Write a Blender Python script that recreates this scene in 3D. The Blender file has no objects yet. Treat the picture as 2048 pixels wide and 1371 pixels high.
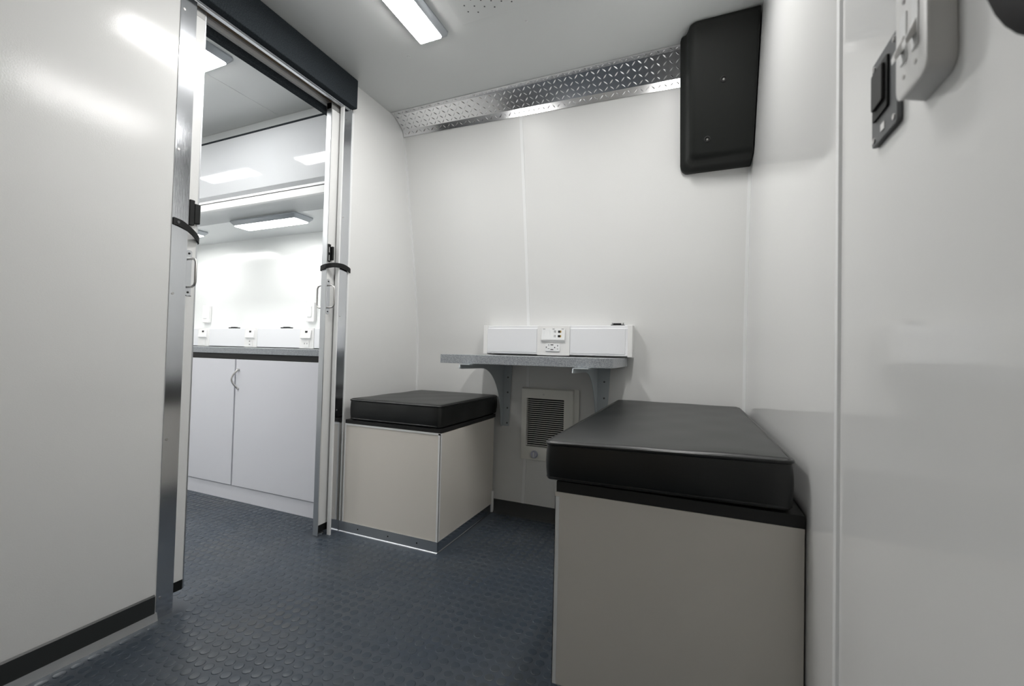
import bpy, bmesh, math, random
from mathutils import Vector, Matrix
random.seed(7)
S = bpy.context.scene
COL = S.collection
PI = math.pi

# ------------------------------------------------------------------ camera
H, YAW, PITCH, ROLL, FPX = 0.75, .3982, .0229, .0239, 862.91
fw = Vector((-math.sin(YAW)*math.cos(PITCH), math.cos(YAW)*math.cos(PITCH), math.sin(PITCH)))
rt = Vector((math.cos(YAW), math.sin(YAW), 0))
up = rt.cross(fw)
c_, s_ = math.cos(ROLL), math.sin(ROLL)
rt, up = c_*rt + s_*up, -s_*rt + c_*up
cam = bpy.data.cameras.new('camera')
cam.sensor_width = 36
cam.lens = FPX/2048*36
cam.clip_start = .02
cam.dof.use_dof = True
cam.dof.focus_distance = 1.6
cam.dof.aperture_fstop = 5.0
co = bpy.data.objects.new('camera', cam)
m = Matrix((rt, up, -fw)).transposed().to_4x4()
m.translation = Vector((0, 0, H))
co.matrix_world = m
COL.objects.link(co)
S.camera = co

# ------------------------------------------------------------------ world, exposure
w = bpy.data.worlds.new('world')
S.world = w
w.use_nodes = True
w.node_tree.nodes['Background'].inputs[0].default_value = (.5, .52, .55, 1)
w.node_tree.nodes['Background'].inputs[1].default_value = .3
S.view_settings.view_transform = 'Standard'
S.view_settings.look = 'None'
S.view_settings.gamma = 1
S.view_settings.use_curve_mapping = False
S.view_settings.exposure = 0.0
LAMP = 60.0          # emission of every lamp diffuser

# ------------------------------------------------------------------ dimensions
XL, XR, ZC = -1.3425, .189, 1.876
WALLP = [(0, 1.868), (.2, 1.885), (.45, 1.902), (.75, 1.905), (.95, 1.887), (1.2, 1.848), (1.45, 1.803), (1.65, 1.768), (1.82, 1.735), (1.92, 1.715)]
def YW(z):
    for (a, ya), (b, yb) in zip(WALLP, WALLP[1:]):
        if z <= b:
            t = (z-a)/(b-a); return ya + (yb-ya)*t
    return WALLP[-1][1]

# ------------------------------------------------------------------ materials
def mat(name, col, rough=.5, metal=0., spec=.5, coat=0., coat_rough=.05, bump=None, speckle=None, wave=None, stretch=None, rvar=None):
    m = bpy.data.materials.new(name); m.use_nodes = True
    nt = m.node_tree; b = nt.nodes['Principled BSDF']
    b.inputs['Base Color'].default_value = (*col, 1)
    b.inputs['Roughness'].default_value = rough
    b.inputs['Metallic'].default_value = metal
    b.inputs['Specular IOR Level'].default_value = spec
    b.inputs['Coat Weight'].default_value = coat
    b.inputs['Coat Roughness'].default_value = coat_rough
    tc = nt.nodes.new('ShaderNodeTexCoord'); src = tc.outputs['Object']
    if stretch:
        mp = nt.nodes.new('ShaderNodeMapping'); mp.inputs['Scale'].default_value = stretch
        nt.links.new(src, mp.inputs[0]); src = mp.outputs[0]
    if bump:
        sc, st, dist = bump
        n = nt.nodes.new('ShaderNodeTexNoise'); n.inputs['Scale'].default_value = sc; n.inputs['Detail'].default_value = 3
        nt.links.new(src, n.inputs['Vector'])
        bp = nt.nodes.new('ShaderNodeBump'); bp.inputs['Strength'].default_value = st; bp.inputs['Distance'].default_value = dist
        nt.links.new(n.outputs['Fac'], bp.inputs['Height']); nt.links.new(bp.outputs[0], b.inputs['Normal'])
    if speckle:
        sc, c2, lo, hi = speckle
        n = nt.nodes.new('ShaderNodeTexNoise'); n.inputs['Scale'].default_value = sc; n.inputs['Detail'].default_value = 2
        nt.links.new(src, n.inputs['Vector'])
        r = nt.nodes.new('ShaderNodeValToRGB')
        r.color_ramp.elements[0].position = lo; r.color_ramp.elements[0].color = (*col, 1)
        r.color_ramp.elements[1].position = hi; r.color_ramp.elements[1].color = (*c2, 1)
        nt.links.new(n.outputs['Fac'], r.inputs[0]); nt.links.new(r.outputs[0], b.inputs['Base Color'])
    if rvar:
        sc, lo, hi = rvar
        n = nt.nodes.new('ShaderNodeTexNoise'); n.inputs['Scale'].default_value = sc; n.inputs['Detail'].default_value = 4
        nt.links.new(src, n.inputs['Vector'])
        r = nt.nodes.new('ShaderNodeMapRange'); r.inputs[1].default_value = .3; r.inputs[2].default_value = .7
        r.inputs[3].default_value = lo; r.inputs[4].default_value = hi
        nt.links.new(n.outputs['Fac'], r.inputs[0]); nt.links.new(r.outputs[0], b.inputs['Roughness'])
    return m
def emis(name, col, s):
    m = bpy.data.materials.new(name); m.use_nodes = True; nt = m.node_tree
    b = nt.nodes['Principled BSDF']
    b.inputs['Base Color'].default_value = (.9, .9, .9, 1)
    b.inputs['Emission Color'].default_value = (*col, 1); b.inputs['Emission Strength'].default_value = s
    return m
WALLC = (.78, .785, .775)
M = dict(
    wall=mat('wall_panel', WALLC, .32, spec=.5, bump=(260, .10, .002)),
    wall_l=mat('wall_panel_pebbled', WALLC, .13, spec=.32, bump=(330, .16, .0008)),
    wall_r=mat('wall_panel_gloss', WALLC, .07, spec=.6, bump=(120, .03, .001)),
    ceil=mat('ceiling_panel', (.70, .715, .71), .30, bump=(200, .06, .002)),
    gloss=mat('gloss_panel', (.64, .66, .68), .05, spec=.6),
    slidec=mat('slide_ceiling', (.68, .70, .70), .35),
    batten=mat('joint_plastic', (.86, .87, .87), .35),
    white=mat('white_laminate', (.80, .80, .79), .3),
    bench=mat('bench_panel', (.77, .735, .675), .2, bump=(160, .05, .002)),
    lam=mat('cabinet_laminate', (.78, .79, .84), .38),
    plas=mat('white_plastic', (.82, .82, .81), .35),
    race=mat('raceway_plastic', (.80, .81, .83), .35),
    heat=mat('heater_enamel', (.84, .84, .79), .4),
    alu=mat('aluminium', (.72, .74, .77), .14, 1., bump=(14, .06, .002), stretch=(60, 60, 1)),
    alu_d=mat('aluminium_edge', (.62, .64, .67), .22, 1.),
    steel=mat('brushed_steel', (.62, .61, .60), .28, 1.),
    tread=mat('tread_plate', (.80, .80, .81), .19, 1.),
    chrome=mat('bright_metal', (.80, .80, .80), .12, 1.),
    carpet=mat('carpet', (.026, .032, .037), .95, spec=.1, bump=(600, 1., .003), speckle=(350, (.055, .064, .072), .4, .75)),
    rubber=mat('black_rubber', (.007, .008, .008), .5, spec=.3),
    blackw=mat('black_board', (.012, .012, .012), .55),
    base=mat('baseboard_vinyl', (.03, .033, .033), .4),
    vinyl=mat('black_vinyl', (.007, .008, .008), .36, spec=.5, bump=(420, .16, .001)),
    pipe=mat('vinyl_piping', (.007, .008, .008), .28),
    abs=mat('black_moulded_plastic', (.008, .0095, .0085), .5, spec=.3, bump=(500, .2, .001)),
    floor=mat('floor_rubber', (.041, .054, .072), .45, spec=.35, speckle=(6, (.055, .065, .077), .35, .7), rvar=(9, .38, .52), bump=(80, .1, .001)),
    stud=mat('floor_stud_rubber', (.043, .056, .072), .27, spec=.35, speckle=(4, (.066, .073, .078), .45, .75), bump=(80, .08, .001)),
    top=mat('grey_speckled_laminate', (.22, .24, .26), .3, speckle=(330, (.42, .44, .46), .35, .65)),
    brk=mat('bracket_paint', (.50, .545, .57), .4),
    slot=mat('dark_slot', (.01, .01, .01), .6),
    wood=mat('plywood', (.50, .28, .10), .6, bump=(60, .2, .001)),
    grey=mat('grey_plastic', (.10, .105, .11), .45),
    frame=mat('lamp_housing', (.42, .45, .48), .35, .3),
    track=mat('track_metal', (.40, .40, .39), .4, .6),
    cable=mat('copper_contacts', (.55, .36, .08), .4),
    knob=mat('pale_blue_knob', (.50, .52, .62), .35),
    door_bounce=mat('warm_bounce_door', (.44, .35, .26), .45),  # brown chosen to tint the light reaching the right bench
    dome=mat('black_matt', (.003, .003, .004), .7, spec=.15),
    lamp_far=emis('lamp_diffuser_far', (1.0, .99, .975), LAMP*.6),
    lamp_low=emis('lamp_diffuser_low', (1.0, .99, .975), LAMP*.38),
    wall_far=mat('far_wall_panel', (.78, .80, .79), .16, bump=(90, .03, .001)),
    alum=mat('aluminium_matt', (.66, .68, .70), .34, 1.),
    lamp=emis('lamp_diffuser', (1.0, .985, .965), LAMP),
)

# ------------------------------------------------------------------ mesh helpers
class B:
    def __init__(s): s.v = []; s.f = []
    def add(s, vs, fs):
        o = len(s.v); s.v += [tuple(v) for v in vs]; s.f += [tuple(i+o for i in f) for f in fs]; return s
    def box(s, x0, x1, y0, y1, z0, z1):
        x0, x1 = sorted((x0, x1)); y0, y1 = sorted((y0, y1)); z0, z1 = sorted((z0, z1))
        return s.add([(x0,y0,z0),(x1,y0,z0),(x1,y1,z0),(x0,y1,z0),(x0,y0,z1),(x1,y0,z1),(x1,y1,z1),(x0,y1,z1)],
                     [(0,3,2,1),(4,5,6,7),(0,1,5,4),(1,2,6,5),(2,3,7,6),(3,0,4,7)])
    def prism(s, pts, axis, a, b):
        # pts: polygon in the two other axes (order xyz minus axis), extruded from a to b along axis
        def mk(p, t):
            q = list(p); q.insert(axis, t); return q
        n = len(pts)
        vs = [mk(p, a) for p in pts] + [mk(p, b) for p in pts]
        fs = [tuple(range(n))[::-1], tuple(range(n, 2*n))] + [(i, (i+1) % n, n+(i+1) % n, n+i) for i in range(n)]
        return s.add(vs, fs)
    def tube(s, path, r, n=10, closed=False, flat=None):
        P = [Vector(p) for p in path]; rings = []; k = len(P); prev = None
        for i, p in enumerate(P):
            a = P[(i-1) % k] if (i > 0 or closed) else p
            b = P[(i+1) % k] if (i < k-1 or closed) else p
            t = (b-a).normalized()
            if prev is None:
                u = t.cross(Vector((0, 0, 1)))
                if u.length < .1: u = t.cross(Vector((1, 0, 0)))
                u.normalize()
            else:
                u = (prev - t*prev.dot(t)).normalized()
            prev = u; v = t.cross(u)
            r1, r2 = (r, r) if flat is None else flat
            rings.append([p + u*math.cos(2*PI*j/n)*r1 + v*math.sin(2*PI*j/n)*r2 for j in range(n)])
        vs = [q for R in rings for q in R]; fs = []
        for i in range(k if closed else k-1):
            for j in range(n):
                a = i*n+j; b = i*n+(j+1) % n; c = ((i+1) % k)*n
                fs.append((a, b, c+(j+1) % n, c+j))
        if not closed: fs += [tuple(range(n))[::-1], tuple((k-1)*n+j for j in range(n))]
        return s.add(vs, fs)
    def cyl(s, c, ax, r, h, n=20, r2=None):
        c = Vector(c); d = Vector(ax).normalized(); u = d.orthogonal().normalized(); v = d.cross(u)
        r2 = r if r2 is None else r2
        vs = [c + (u*math.cos(2*PI*j/n)+v*math.sin(2*PI*j/n))*r for j in range(n)] + [c + d*h + (u*math.cos(2*PI*j/n)+v*math.sin(2*PI*j/n))*r2 for j in range(n)]
        return s.add(vs, [tuple(range(n))[::-1], tuple(range(n, 2*n))] + [(i, (i+1) % n, n+(i+1) % n, n+i) for i in range(n)])
    def loft(s, rings, cap0=True, cap1=True):
        n = len(rings[0]); vs = [p for R in rings for p in R]; fs = []
        for i in range(len(rings)-1):
            for j in range(n): fs.append((i*n+j, i*n+(j+1) % n, (i+1)*n+(j+1) % n, (i+1)*n+j))
        if cap0: fs.append(tuple(range(n))[::-1])
        if cap1: fs.append(tuple((len(rings)-1)*n+j for j in range(n)))
        return s.add(vs, fs)

ORG = {}
def obj(name, b, m, parent=None, bevel=0., kind=None, label=None, angle=.6, fix=True):
    me = bpy.data.meshes.new(name)
    o = bpy.data.objects.new(name, me)
    org = Vector(ORG.get(parent.name, (0, 0, 0))) if parent else Vector((0, 0, 0))
    me.from_pydata([tuple(Vector(v)-org) for v in b.v], [], b.f)
    if fix:
        bm = bmesh.new(); bm.from_mesh(me); bmesh.ops.recalc_face_normals(bm, faces=bm.faces); bm.to_mesh(me); bm.free()
    me.materials.append(M[m] if isinstance(m, str) else m)
    me.polygons.foreach_set('use_smooth', [True]*len(me.polygons))
    me.set_sharp_from_angle(angle=angle)
    COL.objects.link(o)
    if parent: o.parent = parent
    ORG[o.name] = org
    if bevel:
        md = o.modifiers.new('bevel', 'BEVEL'); md.width = bevel; md.segments = 2; md.limit_method = 'ANGLE'; md.angle_limit = .7; md.harden_normals = True
    if kind: o['kind'] = kind
    if label: o['label'] = label
    return o
def thing(name, label, cat, loc=(0, 0, 0), group=None):
    o = bpy.data.objects.new(name, None); COL.objects.link(o); o.location = loc
    o.empty_display_size = .05
    o['label'] = label; o['category'] = cat
    if group: o['group'] = group
    ORG[o.name] = Vector(loc)
    return o
def tag(o, label, cat, group=None):
    o['label'] = label; o['category'] = cat
    if group: o['group'] = group
    return o
def dup(src, loc, rotz=0., label=None, rots=None):
    def cp(o, par):
        c = o.copy(); COL.objects.link(c)
        if par: c.parent = par
        for ch in [q for q in KIDS.get(o.name, [])]: cp(ch, c)
        return c
    r = cp(src, None); r.location = loc; r.rotation_euler = (0, 0, rotz)
    if label: r['label'] = label
    return r
KIDS = {}
def index_kids():
    KIDS.clear()
    for o in list(bpy.data.objects):
        if o.parent: KIDS.setdefault(o.parent.name, []).append(o)
def rrect(x0, x1, z0, z1, r, n=5):
    pts = []
    for cx, cz, a in ((x1-r, z1-r, 0), (x0+r, z1-r, 1), (x0+r, z0+r, 2), (x1-r, z0+r, 3)):
        for k in range(n+1):
            t = (a + k/n)*PI/2; pts.append((cx+r*math.cos(t), cz+r*math.sin(t)))
    return pts

# ================================================================== ROOM SHELL
fl = obj('floor', B().box(-3.65, .25, -.75, 2.02, -.03, 0), 'floor', kind='structure')
ce = obj('ceiling', B().box(-3.65, .25, -.75, 2.02, ZC, ZC+.03), 'ceil', kind='structure')
# faint raised joints and screw caps of the ceiling sheets
obj('joint_strip', B().box(-1.885, -1.873, -.5, 1.45, ZC-.0015, ZC+.001), 'ceil', ce)
for x, y in ((-.537, 1.337), (-1.022, 1.338)):
    obj('screw_cap', B().cyl((x, y, ZC+.001), (0, 0, -1), .006, .004, 14, .004), 'ceil', ce)

# curved outer wall of the front room
def strip_profile(th, x0, x1, z0=0., z1=ZC, off=0., n=40):
    b = B(); zs = [z0+(z1-z0)*i/n for i in range(n+1)]
    prof = [(YW(z)+off, z) for z in zs] + [(YW(z)+off+th, z) for z in reversed(zs)]
    return b.prism(prof, 0, x0, x1)
wb = obj('wall_back', strip_profile(.03, XL-.005, XR+.005), 'wall', kind='structure', angle=.3)
for x0, x1 in ((-.722, -.708), (XL, XL+.010), (XR-.010, XR)):
    b = strip_profile(.0022, x0, x1, .06, 1.80, -.0022)
    obj('joint_strip', b, 'batten', wb, angle=.3)

# right wall with its vertical joint
wr = obj('wall_right', B().box(XR, XR+.03, -.75, 2.0, 0, ZC), 'wall_r', kind='structure')
obj('joint_strip', B().prism([(XR, .730), (XR-.0035, .7325), (XR-.0035, .7455), (XR, .748)], 2, 0.0, ZC), 'batten', wr)

# partition (pocket wall) : two skins on either side of the sliding leaves
YA, YB_, ZH = .771, 1.344, 1.757
XI = -1.425
def skins(y0, y1, z0, z1, par=None, name='wall_left', m='wall_l'):
    o = obj(name, B().box(XL-.008, XL, y0, y1, z0, z1), m, par, kind='structure')
    obj('inner_skin', B().box(XI, XI+.008, y0, y1, z0, z1), 'wall', o)
    return o
wl = skins(-.70, YA-.006, 0, ZC)
w2 = skins(YB_+.006, 1.93, 0, ZC, name='wall_left', m='wall')
w3 = obj('wall_left', B().box(XL-.008, XL, YA-.006, YB_+.006, ZH+.01, ZC).box(XI, XI+.008, YA-.006, YB_+.006, ZH+.01, ZC), 'wall_l', kind='structure')
obj('wall_front', B().box(-3.65, .25, -.73, -.70, 0, ZC), 'wall', kind='structure')
d = obj('door_unseen', B().box(-.95, -.20, -.70, -.675, .02, 1.80), 'door_bounce', kind='structure')  # unseen door, added to bounce warm light onto the right bench front
obj('door_frame', B().box(-1.0, -.95, -.70, -.665, 0, 1.85).box(-.20, -.15, -.70, -.665, 0, 1.85).box(-.95, -.20, -.70, -.665, 1.80, 1.85), 'alu', d)
obj('door_handle', B().tube([(-.88, -.675, 1.0), (-.88, -.63, 1.0), (-.76, -.63, 1.0)], .008), 'steel', d)

# ---- baseboards
bl = obj('baseboard_left', B().prism([(XL, .020), (XL+.004, .020), (XL+.004, .066), (XL, .070)], 1, -.70, YA-.045), 'base', kind='structure')
obj('floor_strip', B().prism([(XL, 0), (XL+.010, 0), (XL+.009, .003), (XL+.005, .020), (XL, .020)], 1, -.70, YA-.040), 'alum', bl)
zs = [0, .006, .02, .055]
obj('baseboard_back', B().prism([(YW(0)-.018, 0), (YW(0)-.008, .008), (YW(0)-.004, .022), (YW(.055)-.004, .056), (YW(.055), .060), (YW(0), 0)], 0, -.8655, XR), 'base', kind='structure')

# ---- aluminium jamb trims
def jamb(n, y0, y1, name):
    t = obj(name, B().prism([(XL-.008, y0), (XL+.002, y0), (XL+.002, y1), (XL-.010, y1), (XL-.010, y1-.0015)], 2, 0, ZH) if n else
            B().prism([(XL-.010, y0), (XL+.002, y0), (XL+.002, y1), (XL-.008, y1)], 2, 0, ZH), 'alu', bevel=.0006, kind='structure')
    return t
t1 = jamb(1, YA-.042, YA, 'trim_1')
t2 = jamb(0, YB_, YB_+.046, 'trim_2')
obj('end_lip', B().box(XL-.012, XL+.0045, YB_-.006, YB_, 0, ZH), 'batten', t2)
obj('white_edge', B().box(XL+.0005, XL+.0045, YB_+.046, YB_+.054, 0, ZH), 'batten', t2)
for z in (.056, .488, .893, 1.30, 1.70):
    obj('screw', B().cyl((XL+.002, YA-.033, z), (1, 0, 0), .0035, .0012, 10), 'steel', t1)
for z in (.10, .50, .884, 1.292, 1.70):
    obj('screw', B().cyl((XL+.002, YB_+.012, z), (1, 0, 0), .0030, .0012, 10), 'steel', t2)
# white plastic upright edge beside the left bench
# ---- header trims, track
t3 = obj('trim_3', B().prism([(XL-.010, ZH-.012), (XL+.003, ZH-.012), (XL+.003, ZH+.02), (XL-.010, ZH+.02)], 1, YA-.03, YB_+.03), 'alum', bevel=.001, kind='structure')
obj('lower_lip', B().box(XL-.004, XL+.006, YA-.03, YB_+.03, ZH-.006, ZH-.003), 'alu_d', t3)
t4 = obj('trim_4', B().box(-1.398, -1.358, YA-.05, YB_+.05, 1.8005, 1.815), 'track', kind='structure')
obj('wood_blocking', B().box(-1.392, -1.374, YA-.05, YB_+.05, 1.774, 1.800), 'wood', t4)
obj('track_channel', B().box(-1.400, -1.3925, YA-.05, YB_+.05, 1.764, 1.800), 'track', t4)
obj('track_flange', B().box(-1.3735, -1.370, YA-.05, YB_+.05, 1.768, 1.80), 'track', t4)
obj('white_rail', B().box(-1.412, -1.4005, YA-.05, YB_+.05, 1.750, 1.80), 'white', t4)
# carpeted boards over the doorway
hd = obj('carpeted_header', B().box(XL+.005, XL+.034, -.40, 1.384, 1.752, ZC-.002), 'carpet', bevel=.004)
tag(hd, 'long charcoal carpeted board above the doorway on the front room side', 'header')
h2 = obj('carpeted_header', B().box(-1.436, -1.4125, .60, 1.350, 1.727, 1.757), 'carpet', bevel=.002)
tag(h2, 'dark carpeted strip under the doorway head on the far room side', 'header')

# ---- sliding door leaves
def leaf(name, y0, y1, vis_left, label):
    xf_ = -1.396 if vis_left else -1.387
    o = obj(name, B().box(xf_, -1.368, y0+(0 if vis_left else .004), y1-(.004 if vis_left else 0), .05, 1.745), 'wall', kind='structure', label=label)
    obj('face_panel', B().box(-1.368, -1.365, y0+(0 if vis_left else .003), y1-(.003 if vis_left else 0), .066 if vis_left else .045, 1.732), 'wall', o)
    ye = y1 if vis_left else y0
    s = -1 if vis_left else 1
    obj('end_channel', B().box(xf_-.002, -1.3645, ye, ye+s*.0035, .042 if vis_left else .006, 1.748), 'alum', o)
    obj('bottom_seal', B().box(-1.384, -1.3645, y0+(0 if vis_left else .004), y1-(.004 if vis_left else 0), .040 if vis_left else .018, .068 if vis_left else .046), 'rubber', o)
    obj('top_rail', B().box(-1.390, -1.3640, y0, y1-(.004 if vis_left else 0), 1.724, 1.750), 'track', o)
    yh = .790 if vis_left else 1.3130
    for sx in ((1, ) if vis_left else (1, -1)):
        xf = -1.365 if sx == 1 else -1.388
        z0, z1 = (.920, 1.002) if vis_left else (.915, 1.005)
        h = obj('pull_handle', B().tube([(xf, yh, z0), (xf+sx*.020, yh, z0), (xf+sx*.030, yh, z0+.004), (xf+sx*.034, yh, z0+.012), (xf+sx*.034, yh, z1-.012), (xf+sx*.030, yh, z1-.004), (xf+sx*.020, yh, z1), (xf, yh, z1)], .0035, 12), 'steel', o)
        obj('handle_plate', B().prism(rrect(yh-.008, yh+.008, z0-.026, z1+.026, .007), 0, xf, xf+sx*.0015), 'alu', h)
        for zz in (z0-.016, z1+.016):
            obj('screw', B().cyl((xf+sx*.0015, yh, zz), (sx, 0, 0), .003, .001, 10), 'slot', h)
    return o
d1 = leaf('door_1', .30, .812, True, 'left sliding door leaf standing out of its pocket, black seal below')
d2 = leaf('door_2', 1.300, 1.80, False, 'right sliding door leaf with aluminium end and two pull handles')
obj('cable_slot', B().box(-1.365, -1.3642, .783, .800, .893, .895), 'slot', d1)
lt = obj('latch', B().box(-1.365, -1.355, .782, .796, 1.100, 1.175), 'rubber', d1, bevel=.002)
obj('latch_tongue', B().box(-1.370, -1.355, .796, .812, 1.108, 1.166), 'rubber', lt, bevel=.002)
lt = obj('latch', B().box(-1.365, -1.361, 1.3045, 1.318, 1.100, 1.172), 'rubber', d2, bevel=.001)
obj('latch_tongue', B().box(-1.366, -1.352, 1.318, 1.326, 1.108, 1.163), 'rubber', lt, bevel=.001)
for z in (1.115, 1.148):
    obj('latch_pin', B().box(-1.361, -1.3605, 1.3075, 1.312, z-.010, z+.012), 'chrome', lt)
# floor guide under the right leaf
tag(obj('floor_guide', B().box(-1.386, -1.366, 1.304, 1.336, 0, .012), 'alu_d', bevel=.001), 'small aluminium floor guide under the right sliding door leaf', 'guide')

# black rubber straps holding the leaves
def strap(pts, label):
    # flat band: vertical width, thin
    P = [Vector(p) for p in pts]; b = B(); rings = []
    # catmull smoothing
    Q = []
    for i in range(len(P)-1):
        p0 = P[max(i-1, 0)]; p1 = P[i]; p2 = P[i+1]; p3 = P[min(i+2, len(P)-1)]
        for k in range(6):
            t = k/6; Q.append(.5*((2*p1)+(p2-p0)*t+(2*p0-5*p1+4*p2-p3)*t*t+(3*p1-p0-3*p2+p3)*t**3))
    Q.append(P[-1])
    for i, p in enumerate(Q):
        t = (Q[min(i+1, len(Q)-1)]-Q[max(i-1, 0)]).normalized(); n = t.cross(Vector((0, 0, 1))).normalized()*.0015; z = Vector((0, 0, .0095))
        rings.append([p-n-z, p+n-z, p+n+z, p-n+z])
    b.loft(rings)
    return tag(obj('rubber_strap', b, 'rubber'), label, 'strap')
s1 = strap([(XL+.0045, .731, 1.096), (XL+.006, .752, 1.092), (-1.342, .776, 1.082), (-1.350, .796, 1.072), (-1.366, .8155, 1.062), (-1.400, .8145, 1.060)], 'black rubber strap across the left door jamb below the latch')
obj('screw', B().cyl((XL+.0055, .742, 1.094), (1, .2, 0), .004, .003, 10), 'grey', s1)
s2 = strap([(-1.392, 1.320, 1.070), (-1.394, 1.302, 1.072), (-1.388, 1.297, 1.074), (-1.362, 1.2965, 1.080), (-1.340, 1.318, 1.087), (-1.330, 1.350, 1.088), (-1.332, 1.380, 1.084), (XL+.0055, 1.402, 1.078)], 'black rubber strap wrapped around the right door leaf and jamb')

# ================================================================== DIAMOND PLATE COVE
x0p, x1p = XL+.003, -.005
pl = thing('tread_plate_cove', 'long shiny diamond tread plate sloping between ceiling and back wall', 'metal plate', (x0p, 1.63, ZC-.03))
def plate_pt(x, s):   # s: 0 ceiling flange edge .. 3 wall flange edge
    t = (x-x0p)/(x1p-x0p)
    zb = 1.836 + (1.810-1.836)*t; zl = 1.806 + (1.779-1.806)*t
    P = [(1.632, ZC-.0015), (1.658, ZC-.003), (YW(zb)-.004, zb), (YW(zl)-.003, zl)]
    i = min(int(s), 2); f = s-i
    return Vector((x, P[i][0]+(P[i+1][0]-P[i][0])*f, P[i][1]+(P[i+1][1]-P[i][1])*f))
def sheet(s0, s1, name, thick=.0015):
    b = B(); n = 60; nn = Vector((0, -.6, -.8))*thick
    vs = []; fs = []
    for i in range(n+1):
        x = x0p+(x1p-x0p)*i/n
        wob = .00025*math.sin(i*.35)
        a = plate_pt(x, s0); c = plate_pt(x, s1); mm = (a+c)/2 + Vector((0, -.7, -.7))*wob*(1 if s0 == 1 else .3)
        vs += [a, mm, c]
    for i in range(n):
        for k in range(2): fs.append((3*i+k, 3*i+k+1, 3*i+k+4, 3*i+k+3))
    b.add(vs, fs); o = obj(name, b, 'tread', pl, fix=False, angle=.9)
    o.data.polygons.foreach_set('use_smooth', [False]*len(o.data.polygons))
    md = o.modifiers.new('solid', 'SOLIDIFY'); md.thickness = .0012; md.offset = 0
    return o
sheet(0, 1, 'ceiling_flange'); sheet(1, 2, 'sloped_sheet'); sheet(2, 3, 'wall_flange')
lug = B()
def add_lug(x, s, ang, L=.0100, W=.0024, hgt=.0010):
    p = plate_pt(x, s); i = min(int(s), 2)
    d2_ = (plate_pt(x, i+1)-plate_pt(x, i)).normalized(); d1_ = Vector((1, 0, 0)); n = d1_.cross(d2_).normalized()
    if n.z > 0: n = -n
    if i == 2 and n.y > 0: n = -n
    u = d1_*math.cos(ang)+d2_*math.sin(ang); v = n.cross(u)
    vs = [p-u*L, p-u*L*.5+v*W*.75, p+v*W, p+u*L*.5+v*W*.75, p+u*L, p+u*L*.5-v*W*.75, p-v*W, p-u*L*.5-v*W*.75,
          p-u*L*.55+n*hgt, p+n*hgt*1.15, p+u*L*.55+n*hgt]
    vs = [q+n*.0007 for q in vs]
    lug.add(vs, [(0, 1, 8), (1, 2, 9, 8), (2, 3, 10, 9), (3, 4, 10), (4, 5, 10), (5, 6, 9, 10), (6, 7, 8, 9), (7, 0, 8)])
for r_, s in enumerate((.5, 1.12, 1.37, 1.62, 1.87, 2.5)):
    k = 0; x = x0p+.012
    while x < x1p-.012:
        add_lug(x, s, (PI/4 if (k+r_) % 2 else -PI/4)); x += .0225; k += 1
obj('tread_lugs', lug, 'tread', pl, kind='stuff')
for t in (.16, .33, .52, .80):
    p = plate_pt(x0p+(x1p-x0p)*t, .45)
    obj('screw', B().cyl(p+Vector((0, 0, -.001)), (0, 0, -1), .004, .002, 10, .003), 'steel', pl)

# ================================================================== BLACK CORNER COVER
cv = thing('corner_cover', 'tall black moulded plastic cover in the upper right corner of the back wall', 'cover', (.07, 1.79, 1.47))
def cring(x0, x1, z0, z1, r, dep, rt_=.010, rb=.004):
    out = []
    for cx, cz, a, rr in ((x1-.004, z1-.004, 0, .004), (x0+rt_, z1-rt_, 1, rt_), (x0+r, z0+r, 2, r), (x1-rb, z0+rb, 3, rb)):
        for k in range(7):
            t = (a+k/6)*PI/2; x = cx+rr*math.cos(t); z = cz+rr*math.sin(t)
            out.append(Vector((x, 1.795-(z-1.47)/.40*.178-dep, z)))
    return out
R_ = XR-.003
body = [cring(-.056, R_, 1.462, 1.871, .026, 0), cring(-.057, R_, 1.461, 1.872, .028, .012), cring(-.055, R_, 1.463, 1.873, .028, .020),
        cring(-.043, R_, 1.469, 1.873, .026, .026), cring(-.034, R_, 1.473, 1.873, .024, .045),
        cring(-.027, R_, 1.477, 1.873, .022, .070), cring(-.020, R_-.001, 1.482, 1.872, .020, .080, .018), cring(-.008, R_-.004, 1.492, 1.866, .014, .085, .018), cring(-.002, R_-.010, 1.498, 1.860, .010, .0852, .014)]
obj('moulded_body', B().loft(body), 'abs', cv, angle=.9)
for x, z in ((.083, 1.700), (.036, 1.535)):
    t = (z-1.47)/.40; y = 1.795-t*.178-.085
    n = Vector((0, -.93, -.37))
    c = Vector((x, y, z))
    rg = []
    u = Vector((1, 0, 0)); v = n.cross(u)
    for rr, hh in ((.0115, .0002), (.0085, .0024), (.0065, -.0005), (.0045, -.001)):
        rg.append([c+n*hh+(u*math.cos(a*PI/8)+v*math.sin(a*PI/8))*rr for a in range(16)])
    f_ = obj('screw_recess', B().loft(rg), 'slot', cv)
    obj('screw', B().cyl(c+n*.0005+v*-.001, n, .0042, .002, 12, .003), 'steel', cv)

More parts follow.
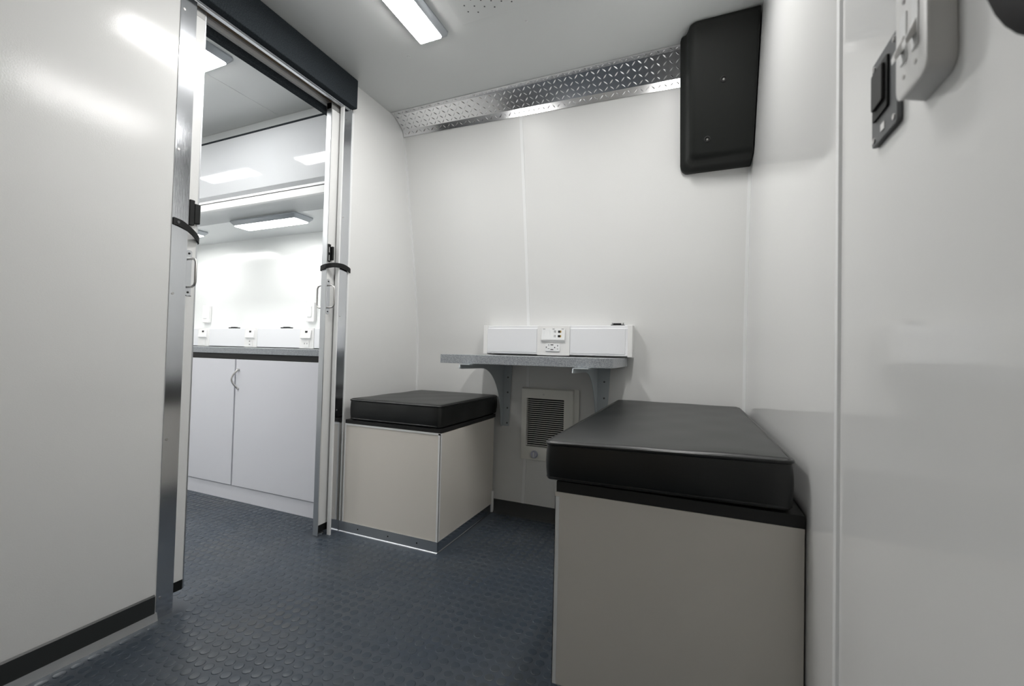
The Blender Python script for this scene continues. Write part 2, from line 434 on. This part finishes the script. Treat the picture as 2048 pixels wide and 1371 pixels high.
# ================================================================== LAMPS
def make_lamp(name, label, bright=.455, wd=.086):
    o = thing(name, label, 'ceiling light', (0, 0, 0), 'slim rectangular ceiling lights')
    def octo(hx, hy, c):
        return [(-hx+c, -hy), (hx-c, -hy), (hx, -hy+c), (hx, hy-c), (hx-c, hy), (-hx+c, hy), (-hx, hy-c), (-hx, -hy+c)]
    hx, hy = bright/2, wd/2
    r0 = [Vector((x, y, 0)) for x, y in octo(hx+.026, hy+.018, .012)]
    r1 = [Vector((x, y, -.006)) for x, y in octo(hx+.026, hy+.018, .012)]
    r2 = [Vector((x, y, -.024)) for x, y in octo(hx+.006, hy+.004, .009)]
    obj('housing', B().loft([r0, r1, r2]), 'frame', o)
    obj('diffuser', B().loft([[Vector((x, y, -.0235)) for x, y in octo(hx+.002, hy+.001, .003)], [Vector((x, y, -.0275)) for x, y in octo(hx, hy, .003)]]), 'lamp', o)
    return o
lamp = make_lamp('ceiling_light', 'slim bright light on the front room ceiling nearest the doorway header')
index_kids()
def far(o, m='lamp_far'):
    for c in o.children:
        if c.name.startswith('diffuser'):
            c.data = c.data.copy(); c.data.materials[0] = M[m]
lamp.location = (-.873, 1.040, ZC); lamp.rotation_euler = (0, 0, PI/2)
dup(lamp, (-.115, 1.040, ZC), PI/2, 'slim light on the front room ceiling beside the right wall, reflected in the left wall')
far(dup(lamp, (-1.925, 1.045, ZC), 0, 'bright light on the far room ceiling seen at the top left of the doorway'))
far(dup(lamp, (-2.785, 1.045, ZC), 0, 'far room ceiling light mirrored in the glossy bulkhead at the left'))
dup(lamp, (-1.925, .15, ZC), 0, 'added unseen fill light on the far room ceiling nearest the partition')  # out of view, added to brighten the far cabinets and bulkhead
dup(lamp, (-2.785, .15, ZC), 0, 'added unseen fill light on the far room ceiling nearest the end wall')  # second added fill lamp, also out of view
far(dup(lamp, (-2.115, 1.625, 1.437), 0, 'light under the low ceiling above the worktop, seen whole through the doorway'), 'lamp_low')
far(dup(lamp, (-2.975, 1.625, 1.437), 0, 'light under the low ceiling above the worktop, mostly hidden by the left door leaf'), 'lamp_low')

# ceiling vent
vt = thing('ceiling_vent', 'flush white perforated panel in the ceiling right of the bright light', 'vent', (-.50, 1.05, ZC))
obj('frame', B().box(-.746, -.30, .86, 1.270, ZC-.004, ZC), 'ceil', vt, bevel=.0025)
hb = B()
for i in range(13):
    for j in range(13):
        hb.cyl((-.70+i*.030, .90+j*.027+(.0135 if i % 2 else 0), ZC-.0041), (0, 0, -1), .0028, .0004, 8)
obj('perforations', hb, 'grey', vt, kind='stuff')

# ================================================================== FAR ROOM
YF = 1.885
obj('wall_far_back', B().box(-3.62, XI-.002, YF, YF+.03, .0, 1.46), 'wall_far', kind='structure')
obj('wall_far_left', B().box(-3.65, -3.62, -.7, 1.95, 0, ZC), 'wall', kind='structure')
# bulkhead above the slide-out
bk = thing('bulkhead', 'glossy white overhead bulkhead panel facing the far room, mirroring the lights', 'bulkhead', (-2.5, 1.44, 1.5))
obj('gloss_panel', B().box(-3.62, XI-.002, 1.440, 1.452, 1.526, 1.806), 'gloss', bk)
obj('top_strip', B().prism([(1.470, ZC-.001), (1.478, ZC-.001), (1.478, 1.82), (1.462, 1.814), (1.462, 1.824)], 0, -3.62, XI-.002), 'slidec', bk, bevel=.001)
obj('brush_seal', B().box(-3.62, XI-.002, 1.4385, 1.452, 1.8062, 1.8150), 'carpet', bk)
obj('lower_channel', B().prism([(1.440, 1.526), (1.452, 1.526), (1.452, 1.50), (1.447, 1.50)], 0, -3.62, XI-.002), 'alu', bk)
obj('upper_trim_bar', B().box(-3.62, XI-.002, 1.436, 1.452, 1.4885, 1.5005), 'batten', bk, bevel=.001)
obj('lower_trim_bar', B().box(-3.62, XI-.002, 1.436, 1.452, 1.450, 1.4845), 'batten', bk, bevel=.001)
obj('gap', B().box(-3.62, XI-.002, 1.4395, 1.452, 1.4840, 1.4890), 'slot', bk)
# slide-out ceiling with a rounded cove behind the trim
pr = [(1.452, 1.453)]
for k in range(9):
    t = k/8; pr.append((1.452+.128*t, 1.453+.022*math.sin(PI*t)-.016*t))
pr += [(YF, 1.437), (YF, 1.50), (1.452, 1.50)]
obj('ceiling_far', B().prism(pr[1:], 0, -3.62, XI-.002), 'slidec', kind='structure', angle=.5)

# worktop
wt = thing('worktop', 'long grey speckled worktop over white cabinets in the far room', 'worktop', (-2.5, 1.65, .70))
obj('slab', B().box(-3.60, XI-.004, 1.428, YF-.002, .714, .744), 'top', wt, bevel=.002)
obj('black_underlay', B().box(-3.60, XI-.004, 1.437, YF-.004, .689, .7135), 'blackw', wt)
# base cabinets
def cabinet(x0, x1, label, handle):
    o = thing('base_cabinet', label, 'cabinet', ((x0+x1)/2, 1.65, 0), 'white base cabinets under the worktop')
    obj('carcass', B().box(x0+.002, x1-.002, 1.4522, YF-.004, .0, .688), 'blackw', o)
    dd = obj('door', B().box(x0+.0085, x1-.001, 1.430, 1.448, .0735, .686), 'lam', o, bevel=.001)
    if handle:
        hx = x0+.030
        path = []
        for k in range(11):
            t = k/10; z = .545+.092*t
            path.append((hx-.014*math.sin(PI*t), 1.430-.004-.022*math.sin(PI*t), z))
        h = obj('bow_handle', B().tube(path, .0035, 10, flat=(.0030, .0045)), 'steel', dd)
        for z in (.545, .637): obj('handle_foot', B().cyl((hx, 1.430, z), (0, -1, 0), .0055, .008, 12), 'steel', h)
    return o
cabinet(-2.0745, -1.505, 'white cabinet with bow handle, right of the black gap under the worktop', True)
obj('trim_6', B().box(-3.60, XI-.002, 1.436, 1.4515, 0, .070), 'lam', kind='structure')
cabinet(-2.645, -2.0755, 'white cabinet left of the black gap, partly behind the left door leaf', False)
cabinet(-3.22, -2.650, 'white cabinet farthest from the doorway, hidden by the left partition', False)
obj('trim_5', B().box(-1.502, XI-.002, 1.432, 1.452, .0715, .686), 'lam', kind='structure')

# ---- sockets module (local: x centre, y 0 = raceway face, z 0 = raceway bottom)
def module(x, yf, z0, hgt, parent, wide, jacks, sock, usb=False):
    p = obj('cover_plate', B().prism(rrect(x-wide/2, x+wide/2, z0-.003, z0+hgt+.002, .003, 2), 1, yf-.004, yf+.002), 'plas', parent, bevel=.001)
    wj = wide*.36
    hood = B().prism([(yf-.004, z0+hgt*.90), (yf-.009, z0+hgt*.90), (yf-.015, z0+hgt*.50), (yf-.004, z0+hgt*.44)], 0, x-wj, x+wj)
    h = obj('data_insert', hood, 'plas', p, bevel=.0008)
    return p, h
def slot(x, z, w_, h_, y, par, m='slot', name='slot'):
    return obj(name, B().box(x-w_/2, x+w_/2, y-.0008, y+.0010, z-h_/2, z+h_/2), m, par)

# far-room raceway
rw = thing('cable_raceway', 'long white wiring channel with three outlet modules above the far worktop', 'raceway', (-2.5, 1.85, .75))
obj('channel', B().box(-3.60, XI-.01, 1.822, YF-.001, .749, .862), 'race', rw, bevel=.003)
for x, jk in ((-2.955, 0), (-2.506, 1), (-2.04, 2)):
    p, h = module(x, 1.822, .750, .112, rw, .110, 1, 1)
    slot(x+.004, .842, .018, .011, 1.8115, p, name='jack')
    s_ = obj('receptacle', B().prism(rrect(x-.022, x+.022, .754, .790, .003, 2), 1, 1.8155, 1.820), 'plas', p, bevel=.0006)
    if jk == 1:
        for zz in (.764, .783): slot(x-.004, zz, .009, .004, 1.8155, p)
    if jk == 2:
        for xx in (-.012, .008): slot(x+xx, .775, .003, .008, 1.8155, p, 'grey')
for x in (-2.70, -2.235):
    tag(obj('cable_clip', B().box(x-.038, x+.038, 1.835, 1.86, .8622, .870).box(x-.02, x+.02, 1.838, 1.856, .870, .873), 'rubber', bevel=.001),
        ('small black connector on the far raceway, between left and middle modules' if x < -2.5 else 'small black connector on the far raceway, between middle and right modules'), 'connector', 'black connectors on the far raceway')
# far wall switches
for x, lab in ((-3.02, 'white light switch on the far wall beside the left door leaf'), (-2.075, 'white light switch on the far wall beside the right door handle')):
    t = thing('light_switch', lab, 'light switch', (x, YF, .96), 'light switches on the far wall')
    obj('switch_plate', B().prism(rrect(x-.034, x+.034, .905, 1.018, .005, 3), 1, YF-.020, YF-.001), 'plas', t, bevel=.002)
    rk = obj('rocker', B().prism([(YF-.020, .930), (YF-.025, .935), (YF-.022, .962), (YF-.026, .992), (YF-.020, .996)], 0, x-.016, x+.016), 'batten', t)

# ================================================================== MAIN RACEWAY
rw = thing('cable_raceway', 'short white wiring channel on the back wall just above the grey shelf table', 'raceway', (-.57, 1.87, .745))
yf = 1.838
ztop = .876
ch = B()
prof = [(yf, .746), (yf-.002, .750), (yf, .754), (yf, ztop-.014), (yf+.003, ztop-.011), (yf+.003, ztop-.002), (yf+.006, ztop), (YW(.876)-.002, ztop), (YW(.746)-.002, .746)]
ch.prism(prof, 0, -.905, -.243)
obj('channel', ch, 'race', rw, bevel=.0008)
for xa, xb_ in ((-.900, -.652), (-.497, -.262)):
    obj('front_cover', B().box(xa, xb_, yf-.003, yf+.001, .754, ztop-.014), 'race', rw, bevel=.001)
for x0, x1, zz in ((-.918, -.898, .742), (-.252, -.232, .742)):
    obj('end_cap', B().box(x0, x1, yf-.006, YW(.81)-.012, zz, ztop+.001), 'plas', rw, bevel=.002)
x = -.574
p, h = module(x, yf, .746, .127, rw, .150, 2, 2)
# data insert detail
yi = yf-.013
obj('insert_face', B().prism([(yf-.0095, .862), (yf-.0105, .862), (yf-.0160, .812), (yf-.0150, .812)], 0, x-.050, x+.055), 'batten', p)
for zz in (.848, .828):
    yy = yf-.0105-(.862-zz)/.05*.0055
    slot(x+.030, zz, .011, .010, yy, p, name='jack'); slot(x+.0375, zz, .004, .009, yy-.0003, p, 'cable', 'jack_contacts')
    slot(x+.008, zz, .0015, .010, yy, p, 'grey'); slot(x+.013, zz, .0015, .010, yy, p, 'slot')
for xx in (-.040, .003, .045): slot(x+xx, .8595, .010, .0018, yf-.0112, p, 'grey')
slot(x-.012, .838, .0010, .034, yf-.0138, p, 'race', 'seam'); slot(x-.040, .836, .0010, .040, yf-.0138, p, 'race', 'seam')
re = obj('receptacle', B().prism(rrect(x-.034, x+.032, .762, .795, .003, 2), 1, yf-.010, yf-.003), 'batten', p, bevel=.0008)
yr_ = yf-.010
for xx, zz, ww, hh in ((-.003, .790, .013, .0035), (-.003, .769, .013, .0035), (-.029, .779, .004, .005), (-.018, .789, .002, .006), (-.018, .773, .006, .0018), (.010, .778, .004, .005), (.023, .786, .003, .006), (.023, .772, .006, .0018)):
    slot(x+xx, zz, ww, hh, yr_, p)
cn = B().box(-.325, -.268, 1.848, 1.872, ztop+.001, ztop+.0035).box(-.315, -.283, 1.851, 1.869, ztop+.0035, ztop+.010)
cn = obj('cable_connector', cn, 'rubber', bevel=.0008)
tag(cn, 'black panel connector lying on top of the raceway at its right end', 'connector')
for xx in (-.320, -.274): obj('jack_screw', B().cyl((xx, 1.860, ztop+.0035), (0, 0, 1), .003, .009, 10), 'chrome', cn)

# ================================================================== SHELF TABLE
tb = thing('shelf_table', 'grey speckled shelf table with rounded corner on two steel brackets under the raceway', 'table', (-.60, 1.70, .70))
xl, xr_, yt, r = -.945, -.259, 1.498, .045
pts = [(xl+.004, yt)] + [(xr_-r+r*math.sin(a*PI/16), yt+r-r*math.cos(a*PI/16)) for a in range(9)] + [(xr_, 1.895), (xl, 1.895), (xl, yt+.004)]
obj('tabletop', B().prism(pts, 2, .7035, .7385), 'top', tb, bevel=.0012)
def bracket(x, w_, side):
    z1 = .7030; zb = .402; yw = 1.899; ya = 1.463
    # web : profile in YZ with a concave front edge
    th = .003
    web = [(yw, z1), (ya+.010, z1), (ya, z1-.018), (ya+.02, z1-.020)]
    yc, zc_ = 1.68, .50
    n = 14
    for k in range(n+1):
        t = k/n*PI/2
        web.append((1.655+.215*math.sin(t)**.95, z1-.022-.262*(1-math.cos(t))))
    web += [(yw-.024, zb+.006), (yw-.018, zb), (yw, zb)]
    o = obj('bracket', B().prism(web, 0, x, x+th), 'brk', tb)
    wf = [(x, z1), (x+w_, z1), (x+w_*.80, .50), (x+w_*.72, zb), (x, zb)]
    obj('wall_flange', B().prism(wf, 1, yw-.0035, yw), 'brk', o)
    obj('arm_flange', B().box(x, x+w_*.95, ya+.008, yw, z1-.0035, z1), 'brk', o)
    for zz in (.633, .562, .488, .417):
        obj('screw', B().cyl((x+w_*.55, yw-.0035, zz), (0, -1, 0), .0042, .0015, 10), 'grey', o)
bracket(-.838, .045, 0)
bracket(-.388, .058, 1)
obj('wall_cleat', B().box(-.78, -.40, 1.870, 1.899, .688, .703), 'plas', tb, bevel=.001)

# ================================================================== WALL HEATER
ht = thing('wall_heater', 'off-white louvred wall heater with a pale knob under the shelf table', 'heater', (-.61, 1.90, .26))
x0, x1, z0, z1 = -.737, -.487, .258, .590
yw = 1.898
obj('mounting_plate', B().prism(rrect(x0-.002, x1+.022, z0-.002, z1+.002, .006, 3), 1, yw-.006, yw-.0005), 'heat', ht, bevel=.001)
# raised frame with opening for the grille
gx0, gx1, gz0, gz1 = -.708, -.530, .322, .544
yo = yw-.022
fr = B()
def ring4(a, b_, c, d_, y): return [Vector((a, y, c)), Vector((b_, y, c)), Vector((b_, y, d_)), Vector((a, y, d_))]
fr.loft([ring4(x0, x1, z0, z1, yw-.006), ring4(x0+.004, x1-.004, z0+.004, z1-.004, yo+.003), ring4(x0+.012, x1-.012, z0+.010, z1-.012, yo), ring4(gx0, gx1, gz0, gz1, yo), ring4(gx0+.002, gx1-.002, gz0+.002, gz1-.002, yo+.014)], cap0=False, cap1=False)
obj('front_frame', fr, 'heat', ht)
obj('dark_cavity', B().box(gx0, gx1, yo+.0135, yo+.015, gz0, gz1), 'slot', ht)
ns = 23; sl = None
for i in range(ns):
    z = gz0+.004+(gz1-gz0-.008)*(i+.5)/ns
    if sl is None:
        sl = obj('slat', B().prism([(yo+.0005, z-.0014), (yo+.0005, z+.0014), (yo+.0035, z+.0002), (yo+.0035, z-.0014)], 0, gx0+.001, gx1-.001), 'heat', ht); zf = z
    else:
        c = sl.copy(); c.location = (0, 0, z-zf); COL.objects.link(c)
kn = obj('knob', B().cyl((-.665, yo, .289), (0, -1, 0), .0175, .004, 24).cyl((-.665, yo-.004, .289), (0, -1, 0), .0145, .009, 24, .013), 'knob', ht)
obj('pointer', B().box(-.667, -.663, yo-.0145, yo-.013, .279, .301), 'plas', kn)
for p_ in ((-.627, .563), (-.607, .268)):
    obj('screw', B().cyl((p_[0], yo, p_[1]), (0, -1, 0), .0038, .0015, 10), 'steel', ht)

# ================================================================== BENCHES
def rounded_box(x0, x1, y0, y1, z0, z1, r, puff=.004, n=18, seed=0):
    rnd = random.Random(seed)
    def axis(a, b_, nn):
        k = 4
        lo = [a+r*(1-math.cos(PI/2*i/k)) if 0 else a+r*i/k for i in range(k)]
        mid = [a+r+(b_-a-2*r)*i/nn for i in range(nn+1)]
        return lo + mid + [b_-r*i/k for i in range(k-1, -1, -1)]
    X = axis(x0, x1, n); Y = axis(y0, y1, n); Z = axis(z0, z1, 4)
    cx, cy = (x0+x1)/2, (y0+y1)/2; hx, hy = (x1-x0)/2, (y1-y0)/2
    vid = {}; b = B()
    ph = [rnd.uniform(0, 6) for _ in range(6)]
    def vert(x, y, z):
        key = (round(x, 6), round(y, 6), round(z, 6))
        if key in vid: return vid[key]
        q = Vector((min(max(x, x0+r), x1-r), min(max(y, y0+r), y1-r), min(max(z, z0+r), z1-r)))
        d_ = Vector((x, y, z))-q
        p = q + d_.normalized()*r if d_.length > 1e-9 else q
        RP = .020
        qx = min(max(p.x, x0+RP), x1-RP); qy = min(max(p.y, y0+RP), y1-RP)
        dx, dy = p.x-qx, p.y-qy; dl = math.hypot(dx, dy)
        if dl > RP: p.x = qx+dx/dl*RP; p.y = qy+dy/dl*RP
        u = (p.x-cx)/hx; v = (p.y-cy)/hy
        tt = (p.z-z0)/(z1-z0)
        if tt > .5:
            p.z += puff*(1-u**4)*(1-v**4)*(tt-.5)*2 + .0009*math.sin(p.x*33+ph[0])*math.sin(p.y*29+ph[1])
        side = math.sin(PI*tt)
        wob = .0012*math.sin(p.x*40+p.y*37+ph[2])
        if abs(v) > .9: p.y += (.003*side+wob*side)*(1 if v > 0 else -1)
        if abs(u) > .9: p.x += (.003*side+wob*side)*(1 if u > 0 else -1)
        vid[key] = len(b.v); b.v.append(tuple(p)); return vid[key]
    def face(A, C, f):
        for i in range(len(A)-1):
            for j in range(len(C)-1):
                b.f.append((vert(*f(A[i], C[j])), vert(*f(A[i+1], C[j])), vert(*f(A[i+1], C[j+1])), vert(*f(A[i], C[j+1]))))
    for z in (z0, z1): face(X, Y, lambda a, c: (a, c, z))
    for y in (y0, y1): face(X, Z, lambda a, c: (a, y, c))
    for x in (x0, x1): face(Y, Z, lambda a, c: (x, a, c))
    return b
def piping(x0, x1, y0, y1, z, r, rc, par, name='piping'):
    p = [(a, b_, z+.0006*math.sin(a*60)+.0006*math.sin(b_*47)) for a, b_ in rrect(x0, x1, y0, y1, rc, 5)]
    # subdivide
    q = []
    for i in range(len(p)):
        a = Vector(p[i]); c = Vector(p[(i+1) % len(p)])
        k = max(1, int((c-a).length/.03))
        for j in range(k): q.append(a+(c-a)*j/k)
    return obj(name, B().tube(q, r, 8, closed=True), 'pipe', par, angle=1.2)

def cushion(x0, x1, y0, y1, z0, z1, label, seed, lift=None):
    o = thing('seat_cushion', label, 'cushion', ((x0+x1)/2, (y0+y1)/2, z0))
    obj('cushion_body', rounded_box(x0, x1, y0, y1, z0, z1, .012, .003, 20, seed), 'vinyl', o, angle=1.2)
    piping(x0-.0012, x1+.0012, y0-.0012, y1+.0012, z1-.006, .0036, .021, o)
    piping(x0+.0005, x1-.0005, y0+.0005, y1-.0005, z0+.007, .0024, .020, o)
    if lift:
        for c in o.children:
            for v in c.data.vertices:
                wx = v.co.x+(x0+x1)/2; wy = v.co.y+(y0+y1)/2; u = (wx-x0)/(x1-x0); q = 1-(wy-y0)/(y1-y0)
                v.co.z += u*q*(lift[0]+(lift[1]-lift[0])*max(0, min(1, v.co.z/(z1-z0))))
    return o

# left bench
Lx0, Lx1, Ly0 = XL+.017, -.8655, 1.390
bn = thing('bench_box', 'smaller white storage bench box beside the doorway under the thin black cushion', 'bench', ((Lx0+Lx1)/2, 1.63, 0))
obj('body', B().box(Lx0, Lx1, Ly0, 1.862, 0.002, .441), 'bench', bn)
obj('corner_trim', B().box(Lx1-.008, Lx1+.0015, Ly0-.0015, Ly0, .002, .442).box(Lx1, Lx1+.0015, Ly0-.0015, Ly0+.010, .002, .442), 'batten', bn)
obj('top_edge_trim', B().box(Lx0, Lx1+.0015, Ly0-.0015, Ly0, .436, .443), 'batten', bn)
obj('left_edge_trim', B().box(Lx0, Lx0+.006, Ly0-.002, Ly0, .002, .441), 'batten', bn)
obj('rear_trim', B().box(Lx1, Lx1+.008, 1.853, 1.862, .002, .10), 'batten', bn)
kp = B().prism([(Ly0-.0005, 0), (Ly0-.007, 0), (Ly0-.0065, .002), (Ly0-.0025, .004), (Ly0-.0025, .042), (Ly0-.0005, .042)], 0, XL+.004, Lx1+.002)
kick = obj('front_kick_plate', kp, 'alum', bn)
for x in (-1.24, -1.09, -.955): obj('screw', B().cyl((x, Ly0-.0025, .023), (0, -1, 0), .003, .001, 10), 'slot', kick)
obj('side_kick_plate', B().prism([(Lx1+.0005, 0), (Lx1+.005, 0), (Lx1+.0045, .003), (Lx1+.002, .006), (Lx1+.002, .042), (Lx1+.0005, .042)], 1, Ly0-.003, 1.850), 'alu', bn)
obj('black_lid', B().box(Lx0+.002, Lx1+.001, Ly0-.001, 1.875, .4435, .459), 'blackw', bn, bevel=.001)
cushion(-1.303, -.866, 1.384, 1.894, .460, .5475, 'black vinyl cushion on the small bench beside the doorway', 1)

# right bench
Rx0, Rx1, Ry0 = -.272, XR-.002, .915
bn = thing('bench_box', 'larger beige-white storage bench box against the right wall in the foreground', 'bench', ((Rx0+Rx1)/2, 1.38, 0))
obj('body', B().box(Rx0, Rx1-.001, Ry0, 1.862, .002, .449), 'bench', bn)
obj('corner_trim', B().box(Rx0-.0015, Rx0+.008, Ry0-.0015, Ry0, .002, .4405).box(Rx0-.0015, Rx0, Ry0-.0015, Ry0+.010, .002, .4405), 'batten', bn)
obj('top_edge_trim', B().box(Rx0-.0015, Rx1-.001, Ry0-.0015, Ry0, .441, .4505), 'bench', bn)
obj('side_kick_plate', B().prism([(Rx0-.0005, 0), (Rx0-.006, 0), (Rx0-.002, .006), (Rx0-.002, .042), (Rx0-.0005, .042)], 1, Ry0-.003, 1.850), 'alu', bn)
obj('front_kick_plate', B().prism([(Ry0-.0005, 0), (Ry0-.008, 0), (Ry0-.0025, .006), (Ry0-.0025, .042), (Ry0-.0005, .042)], 0, Rx0-.002, Rx1-.001), 'alu', bn)
obj('black_lid', B().box(Rx0+.001, Rx1-.001, Ry0-.002, 1.870, .451, .474), 'blackw', bn, bevel=.001)
cushion(-.293, .166, .897, 1.892, .477, .562, 'long black vinyl cushion with raised piping on the large bench in the foreground', 2, (.004, .014))

# ================================================================== RIGHT WALL FITTINGS
# double toggle switch in a white surface box
sb = thing('toggle_switch_box', 'white surface-mounted box with two toggle switches high on the right wall', 'light switch', (XR, .46, 1.05))
xb = .1695
y0, y1, z0, z1 = .444, .499, .988, 1.110
def yring(a, b_, c, d_, r, x): return [Vector((x, y, z)) for y, z in rrect(a, b_, c, d_, r, 5)]
obj('box_body', B().loft([yring(y0-.003, y1+.003, z0-.004, z1+.004, .012, XR-.0005), yring(y0, y1, z0, z1, .010, xb+.003)]), 'plas', sb)
obj('switch_plate', B().loft([yring(y0-.001, y1+.001, z0-.001, z1+.001, .011, xb+.003), yring(y0-.001, y1+.001, z0-.001, z1+.001, .011, xb+.001), yring(y0+.001, y1-.001, z0+.001, z1-.001, .010, xb)]), 'plas', sb)
for yc in (.460, .482):
    g = obj('toggle_surround', B().box(xb-.0010, xb, yc-.006, yc+.006, 1.016, 1.060), 'batten', sb, bevel=.0004)
    obj('toggle', B().prism([(xb, 1.028), (xb-.0075, 1.018), (xb-.0080, 1.023), (xb, 1.042)], 1, yc-.0035, yc+.0035), 'plas', g)
    for zz in (1.004, 1.072): obj('screw', B().cyl((xb, yc, zz), (-1, 0, 0), .0022, .0008, 10), 'steel', sb)
# dark latch plate
lp = thing('flush_latch_plate', 'dark grey plate with a black recessed handle just left of the white switch box', 'latch plate', (XR, .57, 1.04))
obj('plate', B().prism(rrect(.538, .604, .990, 1.085, .004, 3), 0, XR-.005, XR-.0005), 'grey', lp, bevel=.0008)
obj('handle_rim', B().prism(rrect(.556, .596, 1.016, 1.072, .003, 3), 0, XR-.0075, XR-.005), 'rubber', lp, bevel=.0008)
obj('handle_paddle', B().prism(rrect(.561, .590, 1.026, 1.066, .002, 3), 0, XR-.0105, XR-.0075), 'slot', lp, bevel=.0008)
for y, z in ((.545, .998), (.597, .997), (.597, 1.078), (.545, 1.078)):
    obj('screw', B().cyl((XR-.005, y, z), (-1, 0, 0), .003, .001, 10), 'steel', lp)
obj('label', B().box(XR-.0056, XR-.005, .568, .578, .998, 1.006), 'plas', lp)
# round black dome fitting near the camera
dm = thing('round_speaker', 'black round domed fitting at the top right edge, nearest the camera', 'speaker', (XR, .34, 1.04))
rings = []
cy, cz, R0 = .268, 1.048, .132
def dring(rr, xx): return [Vector((xx, cy+rr*math.cos(a*PI/24), cz+rr*math.sin(a*PI/24))) for a in range(48)]
obj('rim', B().loft([dring(R0, XR-.0005), dring(R0, XR-.007), dring(R0-.004, XR-.010), dring(R0-.018, XR-.011)]), 'dome', dm)
obj('dome', B().loft([dring((R0-.019)*math.cos(k/7*PI/2), XR-.0112-.009*math.sin(k/7*PI/2)) for k in range(7)]), 'dome', dm, angle=1.2)
# ================================================================== FLOOR STUDS
st = B(); P_ = .0305; n = 14; vs = []; fs = []
cs = [(math.cos(2*PI*k/n), math.sin(2*PI*k/n)) for k in range(n)]
x = -3.2
while x < XR-.01:
    y = .22
    while y < 1.86:
        far_ = x < -1.45
        skip = (x > Rx0-.014 and y > Ry0-.02) or (XL-.0 < x < Lx1+.02 and y > Ly0-.02) or (XI-.016 < x < XL+.030 and not (YA+.055 < y < YB_-.055)) or (far_ and y > 1.42) or (x > -1.2 and y > YW(0)-.03) \
            or (-1.41 < x < -1.355 and y > 1.28)
        if not skip:
            o_ = len(vs)
            rr_ = ((.0120, .0), (.0116, .0006), (.0108, .0010), (.0098, .0011))
            for r_, z_ in rr_:
                vs += [(x+c*r_, y+s*r_, z_) for c, s in cs]
            for q_ in range(3):
                fs += [(o_+q_*n+k, o_+q_*n+(k+1) % n, o_+(q_+1)*n+(k+1) % n, o_+(q_+1)*n+k) for k in range(n)]
            fs.append(tuple(range(o_+3*n, o_+4*n)))
        y += P_
    x += P_
st.v = vs; st.f = fs
obj('coin_studs', st, 'stud', fl, kind='stuff', fix=False, angle=1.2)
